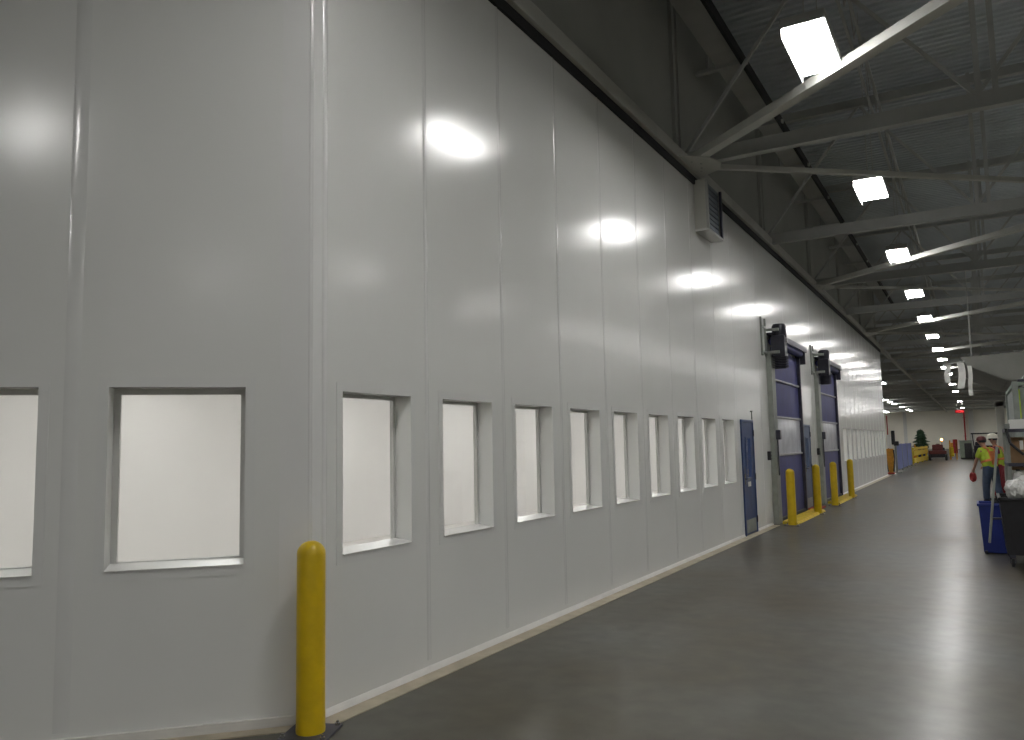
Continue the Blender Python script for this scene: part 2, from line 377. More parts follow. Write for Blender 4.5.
# ------------------------------------------------------------------ edge beam, trusses, bracing
t = thing('edge_beam', 'long grey steel beam running along the top of the white wall', 'beam')
mb = MB(); mb.box(-.06, .10, -6, FAR, ZB, ZB+.19, bev=.01); mb.build('box_section', 'steel_l', t)
mb = MB(); mb.box(-.10, .035, -6, YEND, WT, ZB, bev=0); mb.build('shadow_gap_strip', 'gap', t)
NODE = [12.15+5.92*i for i in range(-1, 23)]
def make_truss(x0, x1, label):
    t = thing('roof_truss', label, 'truss', group='roof trusses across the hall')
    mb = MB(); mb.box(x0, x1, -.075, .075, 0, .018); mb.box(x0, x1, -.012, .012, .018, .24); mb.build('bottom_chord', 'steel', t)
    mb = MB(); mb.box(x0, x1, -.07, .07, 2.72, 2.74); mb.box(x0, x1, -.012, .012, 2.74, 2.92); mb.build('top_chord', 'steel', t)
    x = x0+.05; s = 0
    while x < x1-1.9:
        a, b = (x, 0, .2 if s % 2 == 0 else 2.75), (x+2.03, 0, 2.75 if s % 2 == 0 else .2)
        MB().bar(a, b, .05, .05).build('diagonal', 'steel', t); x += 2.03; s += 1
    for x in (4.08, 4.28):
        MB().box(x-.035, x+.035, -.04, .04, .02, 2.95).build('vertical_post', 'steel', t)
    for x in (8.3, -4.0):
        if x0 < x < x1: MB().box(x-.05, x+.05, -.04, .04, .02, 2.95).build('vertical_post', 'steel', t)
    return t
short = long_ = None
for i, y in enumerate(NODE):
    lb = 'grey steel roof truss crossing the hall, %s' % nth(i)
    if y < YEND+1:
        if short is None: short = make_truss(-.05, 14.5, lb); o = short
        else: o = dup(short, (0, 0, 0))
    else:
        if long_ is None: long_ = make_truss(-14.2, 14.5, lb); o = long_
        else: o = dup(long_, (0, 0, 0))
    o.location = (0, y, ZB+.05); o['label'] = lb
# horizontal bracing: fans from every second node on the edge beam
XB = 7.05
k = 0
for i, y in enumerate(NODE):
    if i % 2 == 0: continue
    t = thing('gusset_plate', 'flat steel gusset plate on the edge beam, %s' % nth(k), 'gusset plate', group='gusset plates on the edge beam')
    mb = MB(); mb.prism([(-.0, y-.6), (.12, y-.65), (.48, y-.34), (.58, y), (.48, y+.28), (.12, y+.5), (-.0, y+.48)], ZB+.015, ZB+.03)
    mb.build('plate', 'steel_l', t)
    mb = MB()
    mb.bm.free()
    for dx, dy in ((.2, -.3), (.3, -.15), (.2, .2), (.25, .05)): MB().tube((dx, y+dy, ZB), (dx, y+dy, ZB+.045), .018, 8).build('bolt', 'steel', t)
    for s, wd, ht, m in ((-1, .17, .12, 'steel_l'), (1, .09, .08, 'steel_l')):
        if not 0 <= i+s < len(NODE): continue
        y2 = NODE[i+s]; side = 'toward' if s < 0 else 'away from'
        mb = MB(); mb.bar((.12, y+s*.12, ZB+.09), (XB, y2, ZB+.09), wd, ht, .008)
        tag(mb.build('diagonal_brace', m), 'pale steel brace from the %s gusset plate slanting %s the camera' % (nth(k), side), 'brace', 'horizontal braces between the trusses')
        mb = MB(); mb.bar((XB+.1, y2, ZB+.09), (14, y, ZB+.09), .09, .08, 0)
        tag(mb.build('diagonal_brace', m), 'outer brace at the hall centre, %s bay, slanting %s the camera' % (nth(k), side), 'brace', 'horizontal braces between the trusses')
    if y > YEND:
        for s in (-1, 1):
            if not 0 <= i+s < len(NODE): continue
            mb = MB(); mb.bar((-.2, y, ZB+.09), (-7, NODE[i+s], ZB+.09), .1, .08, 0)
            tag(mb.build('diagonal_brace', 'steel'), 'brace left of the edge beam at the %s gusset plate, %s the camera' % (nth(k), 'toward' if s < 0 else 'away from'), 'brace', 'horizontal braces between the trusses')
    k += 1
# roof joists running down the hall
for x, z, lb in ((2.38, 8.62, 'paired slim steel joist under the roof above the row of lights'), (7.05, 8.5, 'paired steel joist along the middle of the hall'), (-4.8, 8.6, 'paired steel joist left of the edge beam')):
    y0 = -6 if x > 0 else YEND+.5
    t = thing('roof_joist', lb, 'joist', group='roof joists')
    for dx in (-.07, .09): MB().box(x+dx-.022, x+dx+.022, y0, FAR, z-.03, z+.03).build('joist_angle', 'steel', t)
    mb = MB(); y = y0
    while y < 60: mb.bar((x, y, z), (x, y+.6, ZC), .02, .02, 0); mb.bar((x, y+.6, ZC), (x, y+1.2, z), .02, .02, 0); y += 1.2
    o = mb.build('lattice', 'steel', t)
t = thing('cable_duct', 'wide flat dull duct hung under the roof beside the dark upper wall', 'duct')
MB().box(.26, .66, -6, YEND, 8.2, 8.42, bev=.01).build('duct_body', 'steel', t)
MB().box(.70, .76, -6, YEND, 8.1, 8.3, bev=.01).build('side_rail', 'gap', t)
for y in [NODE[0]-1.8+2.96*j for j in range(12)]:
    mb = MB(); mb.box(-.1, .8, y-.05, y+.05, 8.14, 8.2, bev=0); mb.box(.1, .14, y-.03, y+.03, 8.2, ZC, bev=0); mb.build('hanger', 'steel', t)

# hall lamps
def make_lamp(label, group):
    t = thing('hanging_light', label, 'ceiling light', group=group)
    MB(.008).box(-.215, .215, -.62, .62, 0, .03).build('lens', 'lens', t)
    mb = MB(.01); mb.box(-.23, .23, -.64, .64, .03, .14); mb.box(-.12, .12, -.5, .5, .14, .2); mb.build('housing', 'steel', t)
    MB(.003).box(-.232, -.222, -.64, .64, -.075, .1).build('added_side_skirt', 'steel', t)  # skirt added on the wall side to cut lamp light on the white wall
    for y in (-.5, .5): MB().tube((0, y, .2), (0, y, ZC-ZB-.06), .007, 6).build('hanger_rod', 'steel', t)
    return t
lamp = None
rows = [(2.43, [-3, -2, -1, 0, 1, 2, 3, 4, 5, 6, 7, 8, 9, 11, 13, 17, 21], 'row beside the white wall', 'lights beside the white wall'), (9.2, range(-3, 23), 'middle row of the hall', 'lights of the middle row'),
        (16.7, range(-3, 23), 'third row of the hall, far right', 'lights of the third row'), (23.8, range(-3, 23), 'fourth row of the hall, farthest right', 'lights of the fourth row'),
        (-4.7, [15, 16, 17, 19, 21, 22], 'left row beyond the wall end', 'lights of the left row'), (-11.8, range(7, 23), 'added hidden outer left row', 'added lights of the outer left row'),  # outer left row is added out of view to brighten the far wall
        (-8.3, [17+.5*j for j in range(12)], 'added hidden bank at the far left end', 'added lights of the far left bank'), (12.9, [17+.5*j for j in range(12)], 'added hidden bank at the far right end', 'added lights of the far right bank')]  # both close-set banks added out of view to light the cream end wall
for x, ks, rn, g in rows:
    for j, k in enumerate(ks):
        lb = 'bright rectangular hanging light, %s in the %s' % (nth(j), rn)
        if x == 2.43: lb = ('bright rectangular hanging light behind the camera, %s' % nth(-1-k)) if k < 0 else 'bright rectangular hanging light over the aisle, %s in view' % nth(j-3)
        loc = (x, 9.24+5.92*k, ZB+.06) if (x, k) != (2.43, -2) else (1.9, -3.3, ZB+.06)
        if lamp is None: lamp = make_lamp(lb, g); lamp.location = loc
        else: dup(lamp, loc, label=lb, group=g)

dup(lamp, (-2.3, 9.24+5.92*10, ZB+.06), label='single bright light just right of the far end of the white wall', group='lights of the left row')
# ------------------------------------------------------------------ wall furniture
# hanging louvre box under the edge beam
t = thing('louvre_box', 'grey boxed louvre hanging under the edge beam on the white wall', 'vent box', (0, 12.54, 5.15))
MB(.008).box(0.001, .23, 0, .9, 0, .04).build('bottom_flange', 'casing', t)
for a in (0, .87): MB(.006).box(0.001, .19, a, a+.03, .04, .86).build('side_panel', 'steel_l', t)
for a in (.0, .82): MB(.005).box(.19, .23, a, a+.06, .02, .86).build('front_stile', 'darkrib' if a else 'steel', t)
mb = MB(); mb.box(.12, .16, .03, .87, .04, .86)
for j in range(9): mb.bar((.16, .04, .1+j*.085), (.16, .86, .1+j*.085), .04, .008, 0)
mb.build('louvre', 'louvre', t)

def walk_door(name, D, m, label, lit):
    t = thing(name, label, 'door', (0, D[0], 0), kind='structure'); W = D[1]-D[0]; H = D[3]
    mb = MB(.004)
    mb.box(-T, .025, 0, .05, 0, H); mb.box(-T, .025, W-.05, W, 0, H); mb.box(-T, .025, .05, W-.05, H-.05, H); mb.build('door_frame', m, t)
    mb = MB(.003); zA, zB = 1.05, 1.78; ya, yb = .28, .28+.34
    mb.box(-.03, .012, .055, W-.055, .012, zA); mb.box(-.03, .012, .055, W-.055, zB, H-.055); mb.box(-.03, .012, .055, ya, zA, zB); mb.box(-.03, .012, yb, W-.055, zA, zB)
    leaf = mb.build('door_leaf', m, t)
    mb = MB(.003)
    for a in ((ya-.03, ya, zA-.03, zB+.03), (yb, yb+.03, zA-.03, zB+.03), (ya, yb, zA-.03, zA), (ya, yb, zB, zB+.03)): mb.box(.012, .024, a[0], a[1], a[2], a[3])
    mb.build('window_bead', m, leaf)
    MB().box(-.012, -.006, ya, yb, zA, zB, bev=0).build('vision_pane', 'glass', leaf)
    mb = MB(.004); mb.box(.012, .022, .1, .16, .93, 1.12); mb.tube((.02, .13, 1.03), (.07, .13, 1.03), .011); mb.tube((.07, .13, 1.03), (.07, .25, 1.03), .011); mb.build('handle', 'chrome', leaf)
    mb = MB(.002); mb.box(.012, .017, .1, W-.1, .04, .28); mb.build('kick_plate', 'galv', leaf)
    if lit:
        MB(.002).box(.012, .016, .34, .56, .88, .97).build('notice', 'banner', leaf)
    mb = MB()
    for z in (.25, 1.05, 1.88): mb.tube((.03, W-.055, z-.06), (.03, W-.055, z+.06), .012, 10)
    mb.build('hinge', 'darkrib', t)
    return t
walk_door('door_1', DOOR1, 'blue_door', 'narrow blue personnel door with a vision pane, right of the nine windows', True)
walk_door('door_2', DOOR2, 'blue_door2', 'slate blue personnel door between the two roll-up doors', False)
# small red card on the last near window, rod above the door
mb = MB(.002); mb.box(.02, .04, 15.62, 15.64, 2.14, 2.3, bev=0); mb.tube((0, 15.63, 2.3), (.05, 15.63, 2.3), .012)
tag(mb.build('door_sensor', 'galv'), 'little rod shaped sensor above the blue door on the wall', 'sensor')

def rollup(R, label, who):
    y0, y1 = R[0], R[1]; W = y1-y0
    t = thing('rollup_door', label, 'roll-up door', (0, y0, 0))
    mb = MB(.004); mb.box(.0, .11, -.38, -.05, 0, 3.6); mb.box(.0, .09, -.05, .0, 0, 3.6); mb.build('side_guide', 'galv', t)
    mb = MB(.004); mb.box(.0, .10, W, W+.10, 0, 3.9); mb.build('side_guide', 'darkrib', t)
    mb = MB(.01); mb.box(.11, .2, -.30, -.16, 1.75, 1.95); mb.box(.12, .14, -.26, -.18, 1.0, 1.75); mb.build('latch_box', 'darkrib', t)
    # curtain: slightly billowed sheet with thickness, in sections
    def sheet(z0, z1, name, m):
        b = bmesh.new(); ny, nz = 14, 8; V = {}
        for s in (0, 1):
            for i in range(ny+1):
                for j in range(nz+1):
                    u, v = i/ny, j/nz
                    x = .03+.02*math.sin(math.pi*u)*math.sin(math.pi*v)+.003*math.sin(9*u+z0*7)-s*.008
                    V[s, i, j] = b.verts.new((x, W*u, z0+(z1-z0)*v))
        for s in (0, 1):
            for i in range(ny):
                for j in range(nz):
                    q = (V[s, i, j], V[s, i+1, j], V[s, i+1, j+1], V[s, i, j+1]); b.faces.new(q if s == 0 else q[::-1])
        mb = MB(); mb.merge(b); return mb.build(name, m, t, smooth=True)
    zs = [.08, 1.42, 2.24, 3.05, 3.75]
    sheet(zs[0], zs[1], 'curtain_panel', 'curtain'); sheet(zs[1], zs[2], 'vision_panel', 'vision'); sheet(zs[2], zs[3], 'curtain_panel', 'curtain'); sheet(zs[3], zs[4], 'curtain_panel', 'curtain')
    for z in zs[1:4]: MB(.008).box(.02, .065, .0, W, z-.022, z+.022).build('rib', 'rib', t)
    MB(.02).box(.01, .08, .0, W, .0, .09).build('bottom_bar', 'black', t)
    mb = MB(.01); mb.tube((.1, -.1, 3.86), (.1, W+.05, 3.86), .09, 20); mb.build('curtain_roll', 'curtain', t, smooth=True)
    mb = MB(.008); mb.box(.0, .22, -.35, W+.3, 3.98, 4.02); mb.box(.2, .24, -.35, W+.3, 3.9, 4.03); mb.build('head_rail', 'darkrib', t)
    mb = MB(.006); mb.box(.0, .22, W+.12, W+.145, 3.6, 3.98); mb.build('end_bracket', 'darkrib', t)
    mb = MB(.006)
    for y in (-.78, -.42): mb.box(.0, .04, y, y+.05, 3.5, 4.32)
    for z in (3.56, 4.1): mb.box(.0, .045, -.78, -.37, z, z+.05)
    mb.box(.04, .3, -.42, -.38, 3.56, 3.62); mb.box(.04, .3, -.42, -.38, 4.04, 4.1); mb.build('bracket', 'galv', t)
    # motor: gearbox, finned body, cover, cable
    m0 = MB(.015); m0.box(.12, .4, -.38, -.08, 3.5, 3.95); mo = m0.build('motor', 'motor', t)
    mb = MB(); mb.lathe([(0, 0), (.13, 0), (.15, .03), (.15, .25), (.12, .3), (0, .3)], 20, Matrix.Translation((.27, -.22, 3.9))); mb.build('motor_cap', 'motor', mo, smooth=True)
    mb = MB()
    for j in range(7): mb.lathe([(0, 0), (.165, 0), (.165, .014), (0, .014)], 20, Matrix.Translation((.27, -.22, 3.27+j*.035)))
    mb.lathe([(0, 0), (.12, 0), (.13, .3), (0, .3)], 20, Matrix.Translation((.27, -.22, 3.25))); mb.build('cooling_fins', 'motor', mo)
    mb = MB(.003); mb.box(.4, .415, -.3, -.2, 3.8, 3.9); mb.build('nameplate', 'chrome', mo)
    return t
rollup(RD1, 'nearer tall blue fabric roll-up door with clear band and black motor', 1)
rollup(RD2, 'farther tall blue fabric roll-up door with clear band and black motor', 2)
for i, y in enumerate((16.98, 22.95)):
    t = thing('push_button_box', 'small black push-button box on the wall left of the %s roll-up door' % ('nearer', 'farther')[i], 'switch box', (0, y, 1.42), group='push-button boxes')
    MB(.006).box(0.001, .07, -.05, .05, -.09, .09).build('box_body', 'black', t)
    mb = MB(); mb.tube((.07, 0, .04), (.082, 0, .04), .014, 12); mb.tube((.07, 0, -.03), (.082, 0, -.03), .014, 12); mb.build('button', 'galv', t)
for i, (a, b) in enumerate(((17.3, 20.75), (23.2, 26.8))):
    mb = MB(.01); mb.prism([(.02, 0), (.34, 0), (.3, .045), (.02, .06)], a, b, Matrix(((1, 0, 0, 0), (0, 0, 1, 0), (0, 1, 0, 0), (0, 0, 0, 1))))
    for j in range(5): pass
    o = mb.build('threshold_ramp', 'yellow2'); o.location.x = .14
    tag(o, 'low yellow threshold ramp at the foot of the %s roll-up door' % ('nearer', 'farther')[i], 'threshold', 'yellow threshold ramps')
mb = MB(.01); mb.box(.04, .3, 20.9, 21.95, 0, .045)
tag(mb.build('door_step', 'red'), 'low red step at the foot of the slate blue door', 'step')

# ------------------------------------------------------------------ bollards
def make_bollard(label, plate_rot, h, group, loc, m='yellow'):
    t = thing('bollard', label, 'bollard', loc, group=group); r = .087
    prof = [(r, .012), (r+.002, .03), (r, .05)]+[(r, h-r*.9)]+[(r*math.cos(a), h-r*.9+r*.9*math.sin(a)) for a in [math.radians(15*j) for j in range(1, 6)]]+[(0, h)]
    MB().lathe(prof, 32).build('post_sleeve', m, t, smooth=True)
    mb = MB(.003); mb.box(-.15, .15, -.15, .15, 0, .012, Matrix.Rotation(plate_rot, 4, 'Z')); mb.build('base_plate', 'darkrib', t)
    for a in range(4):
        v = Matrix.Rotation(plate_rot+math.pi/4+a*math.pi/2, 4, 'Z') @ Vector((.175, 0, 0))
        mb = MB(); mb.lathe([(0, .012), (.016, .012), (.016, .026), (.008, .026), (.008, .04), (0, .04)], 6, Matrix.Translation((v.x, v.y, 0)))
        mb.build('anchor_bolt', 'chrome', t)
    return t
b0 = make_bollard('large near yellow bollard standing at the wall corner', math.radians(22), 1.15, 'yellow bollards', (.135, 3.70, 0))
for x, y, lb in ((.40, 17.08, 'first yellow bollard in front of the nearer roll-up door'), (.42, 20.02, 'yellow bollard by the red step between the roll-up doors'),
                 (.43, 22.6, 'yellow bollard in front of the farther roll-up door'), (.44, 25.8, 'last yellow bollard, beyond the farther roll-up door')):
    o = dup(b0, (x, y, 0), rz=math.radians(-22), label=lb)

# ------------------------------------------------------------------ far end objects
# upright yellow stand at the wall end
t = thing('equipment_stand', 'orange and yellow upright stand with black sides at the far wall end', 'stand', (.02, 44.0, 0))
MB(.02).box(-.16, .16, -.12, .12, 0, .08).build('foot', 'red', t)
mb = MB(); mb.prism([(-.09, .08), (.09, .08), (.15, .6), (.16, 1.25), (-.16, 1.25), (-.15, .6)], -.1, .1, Matrix(((1, 0, 0, 0), (0, 0, 1, 0), (0, 1, 0, 0), (0, 0, 0, 1)))); mb.build('body', 'orange', t)
mb = MB(.01); mb.bar((-.12, -.11, .12), (-.19, -.11, .75), .04, .05); mb.bar((-.19, -.11, .75), (-.2, -.11, 1.7), .04, .05); mb.bar((.12, -.11, .12), (.19, -.11, .75), .05, .05); mb.bar((.19, -.11, .75), (.16, -.11, 1.2), .05, .05); mb.build('side_strap', 'black', t)
MB(.01).box(-.1, .08, -.12, -.04, 1.28, 1.95).build('sign_plate', 'banner', t)
mb = MB(.03); mb.box(.1, .26, -.12, .1, 1.45, 2.15); mb.box(.18, .42, -.1, .06, 1.4, 1.62); mb.build('control_head', 'black', t)
MB().tube((-.06, .02, 1.25), (-.06, .02, 2.9), .025).build('mast', 'red', t)
# blue partition
t = thing('partition_screen', 'long blue cloth partition beyond the end of the white wall', 'screen')
MB(.02).box(.12, .18, 45.6, 56.8, .12, 1.46).build('screen_cloth', 'bluepan', t)
for y in (45.6, 49.3, 53.0, 56.7):
    mb = MB(.005); mb.box(.1, .2, y, y+.06, 0, 1.48); mb.box(-.1, .4, y, y+.06, 0, .04); mb.build('post', 'galv', t)
# yellow guard rail
t = thing('guard_rail', 'yellow steel guard rail beyond the blue partition', 'guard rail', (0.05, 60.5, 0), rz=math.radians(-2))
for z in (.25, .75, 1.12):
    mb = MB(.03); mb.box(-.03, .04, 0, 10.5, z-.17, z+.17 if z < 1 else z+.02); mb.build('rail', 'yellow2', t)
for y in (0, 3.4, 6.9, 10.4): MB(.008).box(-.14, -.03, y, y+.12, 0, 1.16).build('post', 'yellow2', t)
# tow tractor with beacon (seen from its rear)
t = thing('tow_tractor', 'small dark tow tractor with an amber beacon in the distance', 'vehicle', (1.15, 71, 0))
mb = MB(.05); mb.box(-.52, .52, -.8, 1.3, .25, .72); mb.box(-.45, .45, .9, 1.5, .55, 1.0); mb.build('body', 'motor', t)
mb = MB(.04); mb.box(-.62, .62, -.95, -.78, .52, .78); mb.build('rear_bumper', 'cap', t)
mb = MB(.06); mb.box(-.38, .38, -.3, .2, .7, .86); mb.box(-.38, .38, -.42, -.28, .8, 1.25); mb.build('seat', 'cap', t)
for x in (-.56, .56):
    for y in (-.5, 1.0):
        mb = MB(); mb.lathe([(0, -.1), (.16, -.1), (.25, -.08), (.27, 0), (.25, .08), (.16, .1), (0, .1)], 24, Matrix.Translation((x, y, .27)) @ Matrix.Rotation(math.pi/2, 4, 'Y')); wh = mb.build('wheel', 'black', t, smooth=True)
        MB().lathe([(0, -.105), (.1, -.105), (.1, .105), (0, .105)], 16, Matrix.Translation((x, y, .27)) @ Matrix.Rotation(math.pi/2, 4, 'Y')).build('hub', 'chrome', wh)
mb = MB(); mb.tube((.0, .75, .95), (.0, .45, 1.2), .02); mb.lathe([(.17, -.012), (.19, 0), (.17, .012)], 20, Matrix.Translation((0, .45, 1.2)) @ Matrix.Rotation(-.6, 4, 'X')); mb.build('steering_wheel', 'black', t)
mb = MB(); mb.tube((.32, -.4, .8), (.32, -.4, 1.55), .02); mb.build('beacon_pole', 'black', t)
mb = MB(); mb.lathe([(.06, 0), (.065, .03), (.055, .12), (.03, .15), (0, .155)], 16, Matrix.Translation((.32, -.4, 1.55))); mb.build('beacon', 'beacon', t, smooth=True)
# tree behind the guard rail
t = thing('potted_conifer', 'dark bushy conifer standing behind the yellow guard rail', 'tree', (-.35, 78, 0))
MB().lathe([(.35, 0), (.5, .9), (.54, .9), (.54, 1.0), (.45, 1.0), (.42, .9), (0, .9)], 20).build('pot', 'pot', t, smooth=True)
MB().tube((0, 0, .9), (0, 0, 2.6), .06, r1=.02).build('trunk', 'bark', t)
mb = MB()
for L_ in range(13):
    z = 1.0+L_*.115; R = .82*(1-L_/14)**.5*random.uniform(.75, 1.15)
    for a in range(14):
        an = a*2*math.pi/14+L_*.7+random.uniform(-.15, .15); rr = R*random.uniform(.75, 1.1)
        c, s_ = math.cos(an), math.sin(an); wv = .13
        p0 = Vector((0, 0, z+.1)); p1 = Vector((rr*c, rr*s_, z-.06+random.uniform(-.05, .08))); q = Vector((-s_*wv, c*wv, 0)); mid = (p0+p1)/2
        b = bmesh.new(); v = [b.verts.new(x) for x in (p0, mid+q, p1, mid-q, mid+Vector((0, 0, .09)), mid-Vector((0, 0, .07)))]
        for f in ((0, 1, 4), (1, 2, 4), (2, 3, 4), (3, 0, 4), (1, 0, 5), (2, 1, 5), (3, 2, 5), (0, 3, 5)): b.faces.new([v[i] for i in f])
        mb.merge(b)
mb.build('foliage', 'leaf', t)
t = thing('traffic_cone', 'small orange cone beside the conifer behind the guard rail', 'cone', (-.75, 76, 0))
MB().lathe([(.22, .03), (.04, 1.25), (0, 1.25)], 20).build('cone_body', 'orange', t, smooth=True); MB(.01).box(-.3, .3, -.3, .3, 0, .035).build('base', 'black', t)
# orange stacked frames and green cabinet
t = thing('pallet_stand', 'orange and yellow equipment frame right of the tow tractor', 'stand', (2.15, 74, 0))
for x in (-.22, .22):
    for y in (-.25, .25): MB(.01).box(x-.05, x+.05, y-.05, y+.05, 0, 1.55).build('leg', 'orange', t)
MB(.02).box(-.3, .05, -.3, .3, .25, 1.0).build('lower_box', 'yellow2', t); MB(.02).box(.0, .32, -.3, .3, .5, 1.62).build('upper_box', 'red', t)
MB(.02).box(-.28, .0, -.28, .28, 1.0, 1.35).build('crate', 'orange', t)
t = thing('electrical_cabinet', 'pale green metal cabinet in the distance before the far wall', 'cabinet', (3.05, 76, 0))
MB(.03).box(-.46, .46, -.4, .4, .1, 1.45).build('cabinet_body', 'green_box', t); MB(.01).box(-.42, .42, -.36, .36, 0, .1).build('plinth', 'black', t)
for x in (-.22, .22): 
    d_ = MB(.01).box(x-.2, x+.2, -.42, -.4, .15, 1.4).build('cabinet_door', 'green_box', t); MB(.004).box(x*.2-.02, x*.2+.02, -.44, -.42, .7, .9).build('handle', 'chrome', d_)
MB(.03).box(-.5, .5, -.42, .42, 1.45, 1.52).build('top_cover', 'grey', t)
t = thing('parked_forklift', 'dark parked lift truck with a flat overhead guard behind the workers', 'vehicle', (4.3, 74, 0))
mb = MB(.08); mb.box(-.7, .9, -.9, .9, .3, 1.1); mb.box(-.6, -.1, -.7, .7, 1.0, 1.4); mb.build('body', 'motor', t)
MB(.03).box(-.85, 1.0, -.7, .8, 2.0, 2.1).build('overhead_guard', 'black', t)
for x, y in ((-.75, -.6), (.9, -.6), (-.75, .7), (.9, .7)): MB(.01).bar((x*.9, y, 1.0), (x, y, 2.02), .07, .07).build('guard_post', 'black', t)
for x in (-.7, .9):
    for y in (-.55, .6): MB().lathe([(0, -.1), (.2, -.1), (.3, -.07), (.3, .07), (.2, .1), (0, .1)], 20, Matrix.Translation((x, y, .3)) @ Matrix.Rotation(math.pi/2, 4, 'Y')).build('wheel', 'black', t, smooth=True)
MB(.03).box(-1.35, -.85, -.5, .5, .1, 1.3).build('load', 'black', t)
# far column, red riser and red sign
t = thing('exit_sign', 'small glowing red sign hanging high before the far wall', 'sign', (2.35, 110, 4.72))
MB(.02).box(-.5, .5, -.06, .06, 0, .4).build('sign_case', 'darkrib', t); MB().box(-.46, .46, -.07, -.06, .04, .36, bev=0).build('lit_face', 'exit', t)
mb = MB(); mb.bm.free()
for x in (-.3, .3): MB().tube((x, 0, .4), (x, 0, 1.6), .02).build('hanger_rod', 'steel', t)
t = thing('riser_pipe', 'red vertical fire riser on the far wall under the red sign', 'pipe', (2.4, FAR-.5, 0))
MB().tube((0, 0, 0), (0, 0, ZC), .11, 16).build('pipe', 'red', t)
mb = MB(.02); 
for z in (2.0, 5.0): mb.box(-.25, .25, .1, .48, z, z+.1)
mb.build('bracket', 'steel', t)
mb = MB(.03); mb.box(3.0, 3.7, FAR-.6, FAR, 0, ZC); mb.build('trim_%d' % tr, 'hall_wall'); o = bpy.data.objects['trim_%d' % tr]; tag(o, 'grey pilaster on the far wall', 'trim', kind='structure'); tr += 1
mb = MB(.03); mb.box(-6.6, -6.1, FAR-.5, FAR, 0, ZC); mb.build('trim_%d' % tr, 'hall_wall'); o = bpy.data.objects['trim_%d' % tr]; tag(o, 'grey pilaster on the left of the far wall', 'trim', kind='structure'); tr += 1

# ------------------------------------------------------------------ right side: bins, racks, machine
t = thing('blue_bin', 'tall tapered dark blue plastic bin standing on the floor at right', 'bin', (3.93, 14.1, 0))
def taper(mb, hx, hy, z0, z1, k, th):
    b = bmesh.new()
    def ring(sx, sy, z): return [b.verts.new((x*sx, y*sy, z)) for x, y in ((-1, -1), (1, -1), (1, 1), (-1, 1))]
    R = [ring(hx*k, hy*k, z0), ring(hx, hy, z1), ring(hx-th, hy-th, z1), ring(hx*k-th, hy*k-th, z0+th)]
    for A, B in zip(R, R[1:]):
        for i in range(4): b.faces.new((A[i], A[(i+1) % 4], B[(i+1) % 4], B[i]))
    b.faces.new(R[0][::-1]); b.faces.new(R[3])
    bmesh.ops.bevel(b, geom=b.edges[:], offset=.008, segments=2, affect='EDGES'); mb.merge(b)
mb = MB(); taper(mb, .22, .3, .01, .7, .86, .012); mb.build('bin_body', 'bin', t)
mb = MB(.008)
for a in ((-.24, .24, -.32, -.29), (-.24, .24, .29, .32), (-.24, -.21, -.32, .32), (.21, .24, -.32, .32)): mb.box(a[0], a[1], a[2], a[3], .69, .73)
mb.build('rim', 'bin', t)
mb = MB(.005)
for x in (-.16, .16): mb.box(x-.02, x+.02, -.3, .3, 0, .04)
mb.build('skid', 'black', t)
# black cart with handle
t = thing('waste_cart', 'black wheeled waste cart with a tilted metal push bar at the right edge', 'cart', (4.42, 12.9, 0))
mb = MB(); taper(mb, .46, .5, .16, .88, .9, .02); mb.build('tub', 'black', t)
mb = MB(.01)
for a in ((-.48, .48, -.52, -.48), (-.48, .48, .48, .52), (-.48, -.44, -.52, .52), (.44, .48, -.52, .52)): mb.box(a[0], a[1], a[2], a[3], .87, .91)
mb.build('rim', 'black', t)
for x in (-.36, .36):
    for y in (-.4, .4):
        mb = MB(); mb.lathe([(0, -.02), (.045, -.02), (.055, -.012), (.055, .012), (.045, .02), (0, .02)], 20, Matrix.Translation((x, y, .055)) @ Matrix.Rotation(math.pi/2, 4, 'Y')); c_ = mb.build('caster', 'black', t, smooth=True)
        MB().lathe([(0, -.024), (.02, -.024), (.02, .024), (0, .024)], 12, Matrix.Translation((x, y, .055)) @ Matrix.Rotation(math.pi/2, 4, 'Y')).build('hub', 'chrome', c_)
        mb = MB(.003); mb.box(x-.035, x-.027, y-.03, y+.03, .05, .16); mb.box(x+.027, x+.035, y-.03, y+.03, .05, .16); mb.box(x-.035, x+.035, y-.03, y+.03, .12, .165); mb.build('caster_fork', 'darkrib', c_)
mb = MB(.006); mb.bar((-.61, -.35, .30), (-.44, -.35, 1.58), .055, .03); mb.build('push_bar', 'galv', t)
mb = MB(.004); mb.bar((-.57, -.35, .62), (-.40, -.3, .62), .03, .03); mb.bar((-.545, -.35, .84), (-.42, -.3, .84), .03, .03); mb.build('bar_bracket', 'darkrib', t)
# crumpled bags on the cart
def crumple(name, c, r, sz, m, label, cat, group, seed):
    rnd = random.Random(seed); b = bmesh.new(); bmesh.ops.create_icosphere(b, subdivisions=4, radius=1)
    dirs = [(Vector((rnd.gauss(0, 1), rnd.gauss(0, 1), rnd.gauss(0, 1))).normalized(), rnd.uniform(3, 9), rnd.uniform(0, 6)) for _ in range(9)]
    for v in b.verts:
        n_ = v.co.normalized(); d = sum(math.sin(k_*n_.dot(dd)+ph) for dd, k_, ph in dirs)*.03-sum(abs(math.sin(1.7*k_*n_.dot(dd.yzx)+ph)) for dd, k_, ph in dirs)*.035
        v.co = n_*(1+d)
        v.co = Vector((v.co.x*sz[0], v.co.y*sz[1], max(v.co.z, -.75)*sz[2]))
    bmesh.ops.translate(b, verts=b.verts[:], vec=c); mb = MB(); mb.merge(b)
    return tag(mb.build(name, m, smooth=True), label, cat, group)
crumple('plastic_bag', (4.16, 12.62, 1.0), .2, (.16, .17, .17), 'bag', 'crumpled white plastic bag on the black cart, nearest the push bar', 'bag', 'plastic bags on the cart', 1)
